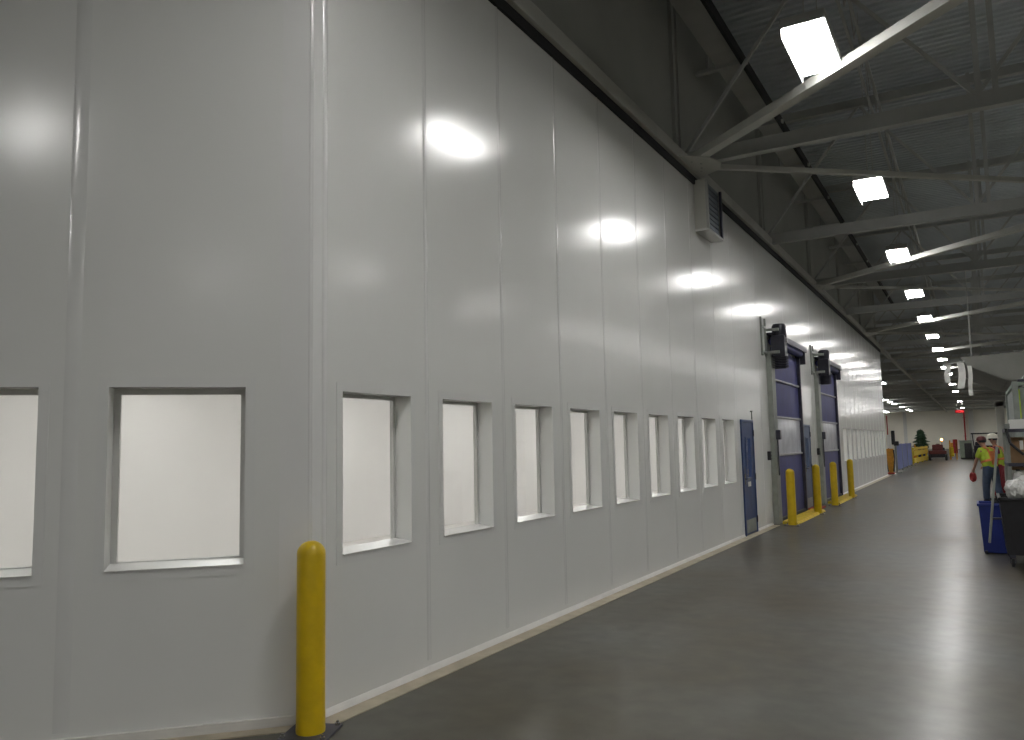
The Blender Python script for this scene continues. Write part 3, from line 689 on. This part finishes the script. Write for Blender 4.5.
crumple('plastic_bag', (4.46, 12.75, 1.02), .2, (.19, .18, .19), 'bag', 'crumpled white plastic bag in the middle of the black cart', 'bag', 'plastic bags on the cart', 2)
crumple('plastic_bag', (4.3, 13.12, 1.02), .2, (.2, .17, .18), 'bag', 'crumpled white plastic bag at the back of the black cart', 'bag', 'plastic bags on the cart', 3)
crumple('dark_bag', (4.34, 12.48, .96), .2, (.1, .08, .1), 'maroon', 'small dark red bag among the white bags on the cart', 'bag', None, 4)
mb = MB(.004); mb.box(3.98, 4.86, 12.42, 13.38, .775, .795)
tag(mb.build('cart_tray', 'galv'), 'flat metal tray lying in the black cart under the bags', 'tray')
# shelving rack
def rack(loc, label, sx, sy, H, shelves):
    t = thing('shelving_rack', label, 'rack', loc, group='shelving racks at right')
    for x in (0, sx):
        for y in (0, sy): MB(.003).box(x-.025, x+.025, y-.025, y+.025, 0, H).build('upright', 'galv', t)
    for z in shelves:
        mb = MB(.003); mb.box(-.02, sx+.02, -.02, sy+.02, z-.02, z); mb.box(-.02, sx+.02, -.03, -.02, z-.05, z+.005); mb.box(-.03, -.02, -.02, sy+.02, z-.05, z+.005); mb.build('shelf', 'darkrib', t)
    mb = MB(); mb.bar((0, 0, .1), (0, sy, shelves[0]), .02, .006, 0); mb.bar((0, sy, .1), (0, 0, shelves[0]), .02, .006, 0); mb.build('cross_brace', 'galv', t)
    return t
rack((4.19, 15.3, 0), 'metal shelving rack holding cartons behind the black cart', .9, 1.6, 1.85, (.35, .85, 1.28, 1.83))
def carton(x, y, z, sx, sy, sz, label, m='card', rz=0):
    t = thing('carton', label, 'box', (x, y, z), rz, group='cartons on the rack')
    MB(.004).box(-sx/2, sx/2, -sy/2, sy/2, 0, sz).build('box_body', m, t)
    mb = MB(.001); mb.box(-.025, .025, -sy/2-.001, sy/2+.001, sz, sz+.002); mb.box(-.025, .025, -sy/2-.002, -sy/2, sz*.6, sz); mb.build('tape', 'banner', t)
carton(4.38, 15.6, 1.28, .36, .4, .36, 'brown carton on the rack shelf nearest the aisle')
carton(4.78, 15.7, 1.28, .34, .4, .28, 'brown carton on the rack shelf farther from the aisle', rz=.1)
carton(4.5, 16.4, 1.28, .5, .4, .42, 'large brown carton at the back of the upper rack shelf')
carton(4.46, 15.7, .85, .45, .45, .3, 'pale carton on the middle rack shelf', 'banner')
carton(4.45, 16.4, .85, .45, .45, .34, 'brown carton at the back of the middle rack shelf')
carton(4.58, 15.9, .35, .6, .6, .35, 'wide brown carton on the lowest rack shelf')
carton(4.43, 15.7, 1.83, .38, .45, .16, 'flat white carton on top of the rack', 'banner')
def jug(x, y, z, h, r, m, label):
    t = thing('plastic_jug', label, 'jug', (x, y, z), group='jugs on the rack')
    MB().lathe([(r*.9, 0), (r, .02), (r, h*.65), (r*.5, h*.85), (r*.3, h*.88), (r*.3, h*.95)], 18).build('jug_body', m, t, smooth=True)
    MB().lathe([(r*.36, h*.95), (r*.36, h*1.03), (0, h*1.03)], 14).build('cap', 'black', t, smooth=True)
jug(4.3, 15.38, .87, .0+.3, .08, 'bag', 'white plastic jug at the front corner of the middle rack shelf')
jug(4.86, 15.42, .87, .34, .09, 'galv', 'grey plastic jug at the inner end of the middle rack shelf')
jug(4.75, 15.45, 1.85, .3, .08, 'green_box', 'pale green jug on top of the rack beside the white carton')
t = thing('coiled_hose', 'dark hose draped over the front of the rack', 'hose', (4.17, 15.22, 0), group='hoses at the rack')
mb = MB(); pts = [(.0, -.02, 1.86), (.05, -.06, 1.6), (.22, -.07, 1.42), (.42, -.07, 1.5), (.55, -.06, 1.75), (.7, -.04, 1.88)]
for a, b_2 in zip(pts, pts[1:]): mb.tube(a, b_2, .022, 10)
mb.build('hose', 'black', t, smooth=True)
MB(.004).box(-.02, .06, -.06, .02, 1.84, 1.92).build('hose_clamp', 'galv', t)
# tall machine / test frame with pipes
t = thing('process_machine', 'tall grey-green machine frame with pipes and small lamps at the right edge', 'machine', (4.45, 17.8, 0))
for x in (0, 1.6):
    for y in (0, 3.6): MB(.006).box(x-.05, x+.05, y-.05, y+.05, 0, 2.75).build('column', 'grey', t)
mb = MB(.006)
for z in (1.0, 1.95, 2.7):
    for y in (0, 3.6): mb.bar((0, y, z), (1.6, y, z), .07, .07)
    for x in (0, 1.6): mb.bar((x, 0, z), (x, 3.6, z), .07, .07)
mb.build('cross_rail', 'green', t)
mb = MB(.01)
for j in range(5): mb.box(.06+j*.3, .3+j*.3, .0, .03, 2.02, 2.64)
for j in range(9): mb.box(-.015, .015, .1+j*.39, .42+j*.39, 2.02, 2.64)
mb.build('upper_panel', 'grey', t)
mb = MB(.02); mb.box(.15, 1.5, .3, 3.3, .1, .95); mb.box(.3, 1.4, .5, 1.6, 1.0, 1.6); mb.build('machine_body', 'green', t)
mb = MB()
rnd = random.Random(3)
for j in range(7):
    x = .12+j*.2; mb.tube((x, -.03, 1.0), (x, -.03, 2.0), .022+.01*(j % 3), 10)
for j in range(6): mb.tube((-.04, .3+j*.55, 1.0), (-.04, .3+j*.55, 1.95), .02+.008*(j % 2), 10)
mb.tube((-.05, 0, 1.45), (-.05, 3.6, 1.5), .03, 10); mb.build('pipe', 'galv', t)
mb = MB()
for a, b_2 in (((-.02, -.05, 1.5), (.5, -.06, 1.85)), ((.5, -.06, 1.85), (.9, -.06, 1.6)), ((.1, -.06, 1.2), (.7, -.06, 1.5)), ((.7, -.06, 1.5), (1.3, -.06, 1.9))): mb.tube(a, b_2, .025, 8)
mb.build('hose', 'black', t)
for (x, z) in ((.28, 2.42), (.36, 2.36), (.24, 2.30)):
    mb = MB(); mb.lathe([(0, -.02), (.03, -.02), (.035, 0), (.02, .02), (0, .025)], 12, Matrix.Translation((x, -.03, z)) @ Matrix.Rotation(math.pi/2, 4, 'X')); mb.build('lamp', 'pilot', t)
MB(.01).box(.18, .42, -.06, .0, 2.22, 2.52).build('lamp_box', 'black', t)
mb = MB(.004); mb.box(.04, .07, -.04, -.01, 2.05, 2.6); mb.build('gauge_tube', 'vest', t)
# machine column nearer worker
rnd = random.Random(11)
def cabinet(loc, sx, sy, sz, m, label):
    t = thing('control_cabinet', label, 'cabinet', loc, group='control cabinets at the machine')
    MB(.01).box(0, sx, 0, sy, .06, sz).build('cabinet_body', m, t); MB(.005).box(.02, sx-.02, .02, sy-.02, 0, .06).build('plinth', 'black', t)
    d_ = MB(.004).box(.02, sx-.02, -.018, 0, .1, sz-.04).build('cabinet_door', m, t); MB(.003).box(sx-.08, sx-.06, -.035, -.018, sz*.5, sz*.6).build('handle', 'chrome', d_)
    MB(.004).box(-.012, 0, .05, sy-.05, sz*.62, sz*.82).build('side_vent', 'darkrib', t)
cabinet((4.34, 21.9, 0), .6, .9, 1.6, 'green_box', 'grey-green control cabinet beside the machine, nearer of two')
cabinet((4.36, 23.2, 0), .6, .7, 1.9, 'grey', 'taller grey control cabinet beside the machine, farther of two')
t = thing('pipe_stack', 'overhead bundle of pale pipes running above the machine', 'pipes', (4.5, 15.0, 2.78))
for j in range(4): MB().tube((.12+j*.16, 0, .05), (.12+j*.16, 7.5, .05), .03+.012*(j % 2), 10).build('pipe', 'galv' if j % 2 else 'grey', t)
for y in (2.8, 6.4): MB(.003).box(.0, .75, y-.03, y+.03, -.03, .008).build('support_strap', 'darkrib', t)
t = thing('steel_post', 'pale grey steel post standing behind the two workers', 'post', (4.42, 27.5, 0))
MB(.006).box(-.1, .1, -.1, .1, .02, 2.75).build('post_body', 'steel_l', t); MB(.004).box(-.2, .2, -.2, .2, 0, .02).build('base_plate', 'steel', t)
MB(.01).box(-.14, 2.6, -.1, .1, 2.6, 2.75).build('top_arm', 'steel', t)
# canopy with banners
t = thing('canopy_hood', 'dull grey sheet metal canopy slung under the trusses at right', 'canopy')
b = bmesh.new()
PT = [(3.5, 24.4, 3.86), (3.72, 24.4, 3.60), (4.55, 24.4, 3.17), (8.5, 24.4, 3.05), (8.5, 24.4, 4.05)]
A = [b.verts.new(p) for p in PT]; B = [b.verts.new((p[0], 30.5, p[2])) for p in PT]
b.faces.new(A[::-1]); b.faces.new(B)
for i in range(5): b.faces.new((A[i], A[(i+1) % 5], B[(i+1) % 5], B[i]))
bmesh.ops.recalc_face_normals(b, faces=b.faces[:]); bmesh.ops.bevel(b, geom=b.edges[:], offset=.03, segments=2, affect='EDGES')
mb = MB(); mb.merge(b); mb.build('hood_shell', 'hood', t)
for x in (3.8, 6, 8.2):
    for y in (24.6, 30.3): MB().tube((x, y, 3.85), (x, y, ZB+.2), .012, 6).build('hanger_rod', 'steel', t)
for i, (x, y, z0, z1, wd, lb) in enumerate(((3.52, 24.36, 3.02, 3.72, .17, 'broad white banner strip hanging from the canopy tip'), (3.70, 24.36, 2.82, 3.62, .1, 'narrow long white banner strip right of the broad one'), (3.22, 24.36, 3.2, 3.68, .13, 'short pale banner strip at the left of the canopy tip'))):
    b = bmesh.new(); V = []
    for s in (0, 1):
        for j in range(9):
            f_ = j/8; z = z1+(z0-z1)*f_; off = .03*math.sin(f_*4+i)+.05*f_*(1 if i == 1 else 0)
            V.append([b.verts.new((x-wd/2+off, y+s*.01+.02*math.sin(f_*5), z)), b.verts.new((x+wd/2+off, y+s*.01+.03*math.cos(f_*4), z))])
    for s in (0, 9):
        for j in range(8): b.faces.new((V[s+j][0], V[s+j][1], V[s+j+1][1], V[s+j+1][0]))
    for j in range(8):
        for e in (0, 1): b.faces.new((V[j][e], V[j+1][e], V[9+j+1][e], V[9+j][e]))
    for j in (0, 8): b.faces.new((V[j][0], V[j][1], V[9+j][1], V[9+j][0]))
    bmesh.ops.recalc_face_normals(b, faces=b.faces[:]); mb = MB(); mb.merge(b)
    if i == 2: mb.bar((3.1, 24.37, 3.69), (3.62, 24.37, 3.75), .02, .02)
    tag(mb.build('banner_strip', 'banner', smooth=True), lb, 'banner', 'white banner strips')

# ------------------------------------------------------------------ people
def skin_mesh(name, pts, edges, radii, m, parent, root=0, sub=2):
    me = bpy.data.meshes.new(name); me.from_pydata([Vector(p) for p in pts], edges, []); me.materials.append(MT[m])
    o = bpy.data.objects.new(name, me); COL.objects.link(o); o.parent = parent
    sk = o.modifiers.new('skin', 'SKIN'); sk.use_smooth_shade = True
    for i, r in enumerate(radii):
        v = me.skin_vertices[0].data[i]; v.radius = r if isinstance(r, tuple) else (r, r); v.use_root = (i == root)
    s_ = o.modifiers.new('sub', 'SUBSURF'); s_.levels = sub; s_.render_levels = sub
    return o
def chain(names, J, R):
    pts = []; idx = {}; rad = []; ed = []
    for ch in names:
        for a, b_ in zip(ch, ch[1:]):
            for q in (a, b_):
                if q not in idx: idx[q] = len(pts); pts.append(J[q]); rad.append(R.get(q, .05))
            ed.append((idx[a], idx[b_]))
    return pts, ed, rad
def person(loc, rz, label, J, kit):
    t = thing('person', label, 'person', loc, rz)
    J = dict(J); names = [['pel', 'wst', 'cst', 'nk0', 'nk1', 'hd0', 'hd1', 'hd2'], ['pel', 'hipL', 'kneL', 'ankL', 'toeL'], ['pel', 'hipR', 'kneR', 'ankR', 'toeR'], ['cst', 'shL', 'elL', 'wrL', 'paL'], ['cst', 'shR', 'elR', 'wrR', 'paR']]
    R = dict(pel=(.13, .12), wst=(.12, .115), cst=(.135, .13), nk0=.06, nk1=.052, hd0=.075, hd1=.098, hd2=.075, hipL=.085, hipR=.085, kneL=.056, kneR=.056, ankL=.038, ankR=.038, toeL=.035, toeR=.035,
             shL=.058, shR=.058, elL=.043, elR=.043, wrL=.03, wrR=.03, paL=(.036, .02), paR=(.036, .02))
    for s in 'LR':
        w_, p_ = Vector(J['wr'+s]), Vector(J['pa'+s]); d = (p_-w_).normalized(); side = Vector((1, 0, 0)); side = (side-d*side.dot(d)).normalized(); out = d.cross(side)
        for q, (o_, ln) in enumerate(((-.03, .068), (-.01, .078), (.01, .072), (.03, .055))):
            a = p_+side*o_+d*.02; k1 = a+d*ln*.5+out*.008; k2 = a+d*ln*.85+out*.03
            for nm, v, r in (('a', a, .011), ('b', k1, .009), ('c', k2, .007)): J['f%s%d%s' % (s, q, nm)] = v; R['f%s%d%s' % (s, q, nm)] = r
            names.append(['pa'+s, 'f%s%da' % (s, q), 'f%s%db' % (s, q), 'f%s%dc' % (s, q)])
        a = w_+d*.04+side*.045; b_ = a+d*.035+side*.02
        J['t%sa' % s] = a; J['t%sb' % s] = b_; R['t%sa' % s] = .012; R['t%sb' % s] = .009; names.append(['wr'+s, 't%sa' % s, 't%sb' % s])
    pts, ed, rad = chain(names, J, R)
    body = skin_mesh('body', pts, ed, rad, 'skin', t)
    # face details follow the head frame: local +x is the facing direction
    h1 = Vector(J['hd1']); mb = MB()
    mb.lathe([(0, 0), (.014, .012), (.018, .03), (.01, .045), (0, .05)], 10, Matrix.Translation(h1+Vector((.085, 0, -.035))) @ Matrix.Rotation(.2, 4, 'Y')); mb.build('nose', 'skin', t, smooth=True)
    for s in (-1, 1): MB().lathe([(0, -.012), (.026, -.008), (.03, .004), (.02, .012), (0, .01)], 12, Matrix.Translation(h1+Vector((0, s*.095, -.01))) @ Matrix.Rotation(math.pi/2, 4, 'X')).build('ear', 'skin', t, smooth=True)
    mb = MB()
    for s in (-1, 1): mb.lathe([(0, -.008), (.011, 0), (0, .008)], 10, Matrix.Translation(h1+Vector((.086, s*.033, .012))))
    mb.build('eye', 'black', t); mb = MB(.003); mb.box(.082, .094, -.025, .025, -.058, -.050, Matrix.Translation(h1)); mb.build('mouth', 'maroon', t)
    hr = MB(); hr.lathe([(.101, -.03), (.108, .02), (.1, .07), (.07, .11), (0, .125)], 20, Matrix.Translation(h1+Vector((-.012, 0, 0)))); hr.build('hair', 'black', t, smooth=True)
    # headgear
    if kit['hat'] == 'cap':
        mb = MB(); mb.lathe([(.114, .015), (.116, .05), (.1, .1), (.06, .13), (0, .138)], 24, Matrix.Translation(h1)); mb.lathe([(0, .018), (.075, .018), (.078, .024), (0, .03)], 20, Matrix.Translation(h1+Vector((.1, 0, 0)))); mb.build('cap', 'cap', t, smooth=True)
    else:
        mb = MB(); mb.lathe([(.155, .02), (.15, .03), (.128, .035), (.125, .08), (.1, .135), (.05, .16), (0, .165)], 24, Matrix.Translation(h1)); mb.build('hard_hat', 'helmet', t, smooth=True)
    # clothing
    g = {k_: Vector(v) for k_, v in J.items()}
    slv = lambda s: g['sh'+s].lerp(g['el'+s], .8)
    J2 = dict(J); J2['slL'] = slv('L'); J2['slR'] = slv('R'); J2['hem'] = g['pel']+Vector((0, 0, -.1))
    Rs = dict(hem=(.175, .165), wst=(.165, .158), cst=(.18, .165), nk0=.075, shL=.076, shR=.076, slL=.066, slR=.066)
    pts, ed, rad = chain([['cst', 'wst', 'hem'], ['cst', 'nk0'], ['cst', 'shL', 'slL'], ['cst', 'shR', 'slR']], J2, Rs); skin_mesh('shirt', pts, ed, rad, kit['shirt'], t)
    Rv = dict(hem=(.195, .185), wst=(.19, .18), cst=(.205, .19), vL=.11, vR=.11)
    J2['vL'] = g['cst'].lerp(g['shL'], .72); J2['vR'] = g['cst'].lerp(g['shR'], .72); J2['hem'] = g['pel']+Vector((0, 0, -.07))
    pts, ed, rad = chain([['cst', 'wst', 'hem'], ['cst', 'vL'], ['cst', 'vR']], J2, Rv); v_ = skin_mesh('vest', pts, ed, rad, kit['vest'], t)
    # bands: belt ring and two shoulder bands
    mb = MB(); wz = g['wst']; ax = (g['cst']-g['pel']).normalized(); q = ax.to_track_quat('Z', 'Y').to_matrix().to_4x4()
    mb.lathe([(.196, -.03), (.2, 0), (.196, .03)], 28, Matrix.Translation(wz+Vector((0, 0, .02))) @ q @ Matrix.Diagonal((.95, 1.08, 1, 1)))
    c_ = g['cst']
    for s in (-1, 1):
        P_ = [g['wst']+Vector((-.175, s*.07, .03)), c_+Vector((-.188, s*.075, 0)), c_+Vector((-.14, s*.09, .13)), c_+Vector((0, s*.1, .185)), c_+Vector((.14, s*.1, .1)), c_+Vector((.19, s*.085, -.02)), g['wst']+Vector((.175, s*.08, .03))]
        for a, b_ in zip(P_, P_[1:]): mb.bar(a, b_, .055, .012, .002, upv=(1, 0, .3))
    for k_ in (0, 1): mb.bar(g['wst']+Vector((-.19, 0, -.06)), c_+Vector((-.2, 0, .08)), .17, .02, .004, upv=(1, 0, .3)) if k_ == 0 else None
    mb.build('reflective_band', 'stripe', v_, smooth=False)
    J2['beL'] = g['ankL']+Vector((0, 0, .02)); J2['beR'] = g['ankR']+Vector((0, 0, .02)); J2['top'] = g['pel']+Vector((0, 0, .13))
    Rt = dict(pel=(.16, .15), top=(.14, .13), hipL=.12, hipR=.12, kneL=.09, kneR=.09, beL=.075, beR=.075)
    pts, ed, rad = chain([['pel', 'top'], ['pel', 'hipL', 'kneL', 'beL'], ['pel', 'hipR', 'kneR', 'beR']], J2, Rt); skin_mesh('trousers', pts, ed, rad, kit['leg'], t)
    for s in 'LR':
        a, b_ = g['ank'+s], g['toe'+s]; d = (b_-a); d.z = 0; d.normalize(); ang = math.atan2(d.y, d.x)
        mb = MB(.022); mb.box(-.09, .2, -.05, .05, 0.0, .085); mb.box(-.085, .06, -.045, .045, .05, .14)
        sh_ = mb.build('shoe', 'black', t, smooth=True); sh_.matrix_local = Matrix.Translation((a.x, a.y, 0)) @ Matrix.Rotation(ang, 4, 'Z')
    return t
# worker 1: facing the wall and slightly away, bent a little forward, holding a red coil
J1 = dict(pel=(0, 0, .93), wst=(.03, 0, 1.08), cst=(.09, 0, 1.28), nk0=(.15, 0, 1.43), nk1=(.19, 0, 1.49), hd0=(.22, 0, 1.53), hd1=(.25, 0, 1.61), hd2=(.26, 0, 1.67),
          hipL=(0, .1, .86), kneL=(.06, .12, .49), ankL=(.06, .13, .09), toeL=(.2, .15, .05), hipR=(0, -.1, .86), kneR=(-.02, -.13, .49), ankR=(-.14, -.14, .09), toeR=(0, -.17, .05),
          shL=(.11, .19, 1.38), elL=(.17, .26, 1.12), wrL=(.30, .24, .88), paL=(.34, .23, .82), shR=(.11, -.19, 1.38), elR=(.2, -.25, 1.12), wrR=(.4, -.18, .98), paR=(.46, -.16, .95))
person((4.03, 23.8, 0), math.radians(130), 'worker in a yellow high-visibility vest and jeans, holding a red coil', J1, dict(hat='cap', shirt='vest', vest='vest', leg='jeans'))
J2_ = dict(J1); J2_.update(cst=(.03, 0, 1.3), wst=(.01, 0, 1.1), nk0=(.05, 0, 1.47), nk1=(.06, 0, 1.53), hd0=(.08, 0, 1.57), hd1=(.1, 0, 1.66), hd2=(.1, 0, 1.72), shL=(.03, .2, 1.41), shR=(.03, -.2, 1.41), elL=(.02, .27, 1.13), elR=(.05, -.27, 1.13), wrL=(.2, .24, .98), paL=(.27, .22, .97), wrR=(.24, -.2, 1.0), paR=(.31, -.18, .99))
person((4.24, 25.4, 0), math.radians(170), 'worker with a white hard hat and maroon shirt standing behind the other worker', J2_, dict(hat='hard', shirt='maroon', vest='vest', leg='trouser'))
# red coil in worker 1's hand
mb = MB(); b = bmesh.new(); NR, NT = 28, 8
for ring, (R_, zz) in enumerate(((.085, 0), (.095, .03), (.08, .055))):
    vs = []
    for i in range(NR):
        a = 2*math.pi*i/NR; vs.append([b.verts.new(((R_+.016*math.cos(2*math.pi*j/NT))*math.cos(a), .016*math.sin(2*math.pi*j/NT)+zz-.03, (R_+.016*math.cos(2*math.pi*j/NT))*math.sin(a)*1.2)) for j in range(NT)])
    for i in range(NR):
        for j in range(NT): b.faces.new((vs[i][j], vs[(i+1) % NR][j], vs[(i+1) % NR][(j+1) % NT], vs[i][(j+1) % NT]))
mb.merge(b); o = mb.build('cable_coil', 'red', smooth=True)
hand = Matrix.Translation((4.03, 23.8, 0)) @ Matrix.Rotation(math.radians(130), 4, 'Z') @ Vector((.37, .225, .70))
o.location = hand; o.rotation_euler = (0, 0, math.radians(120)); tag(o, 'red coiled cable held in the hand of the worker in jeans', 'cable')
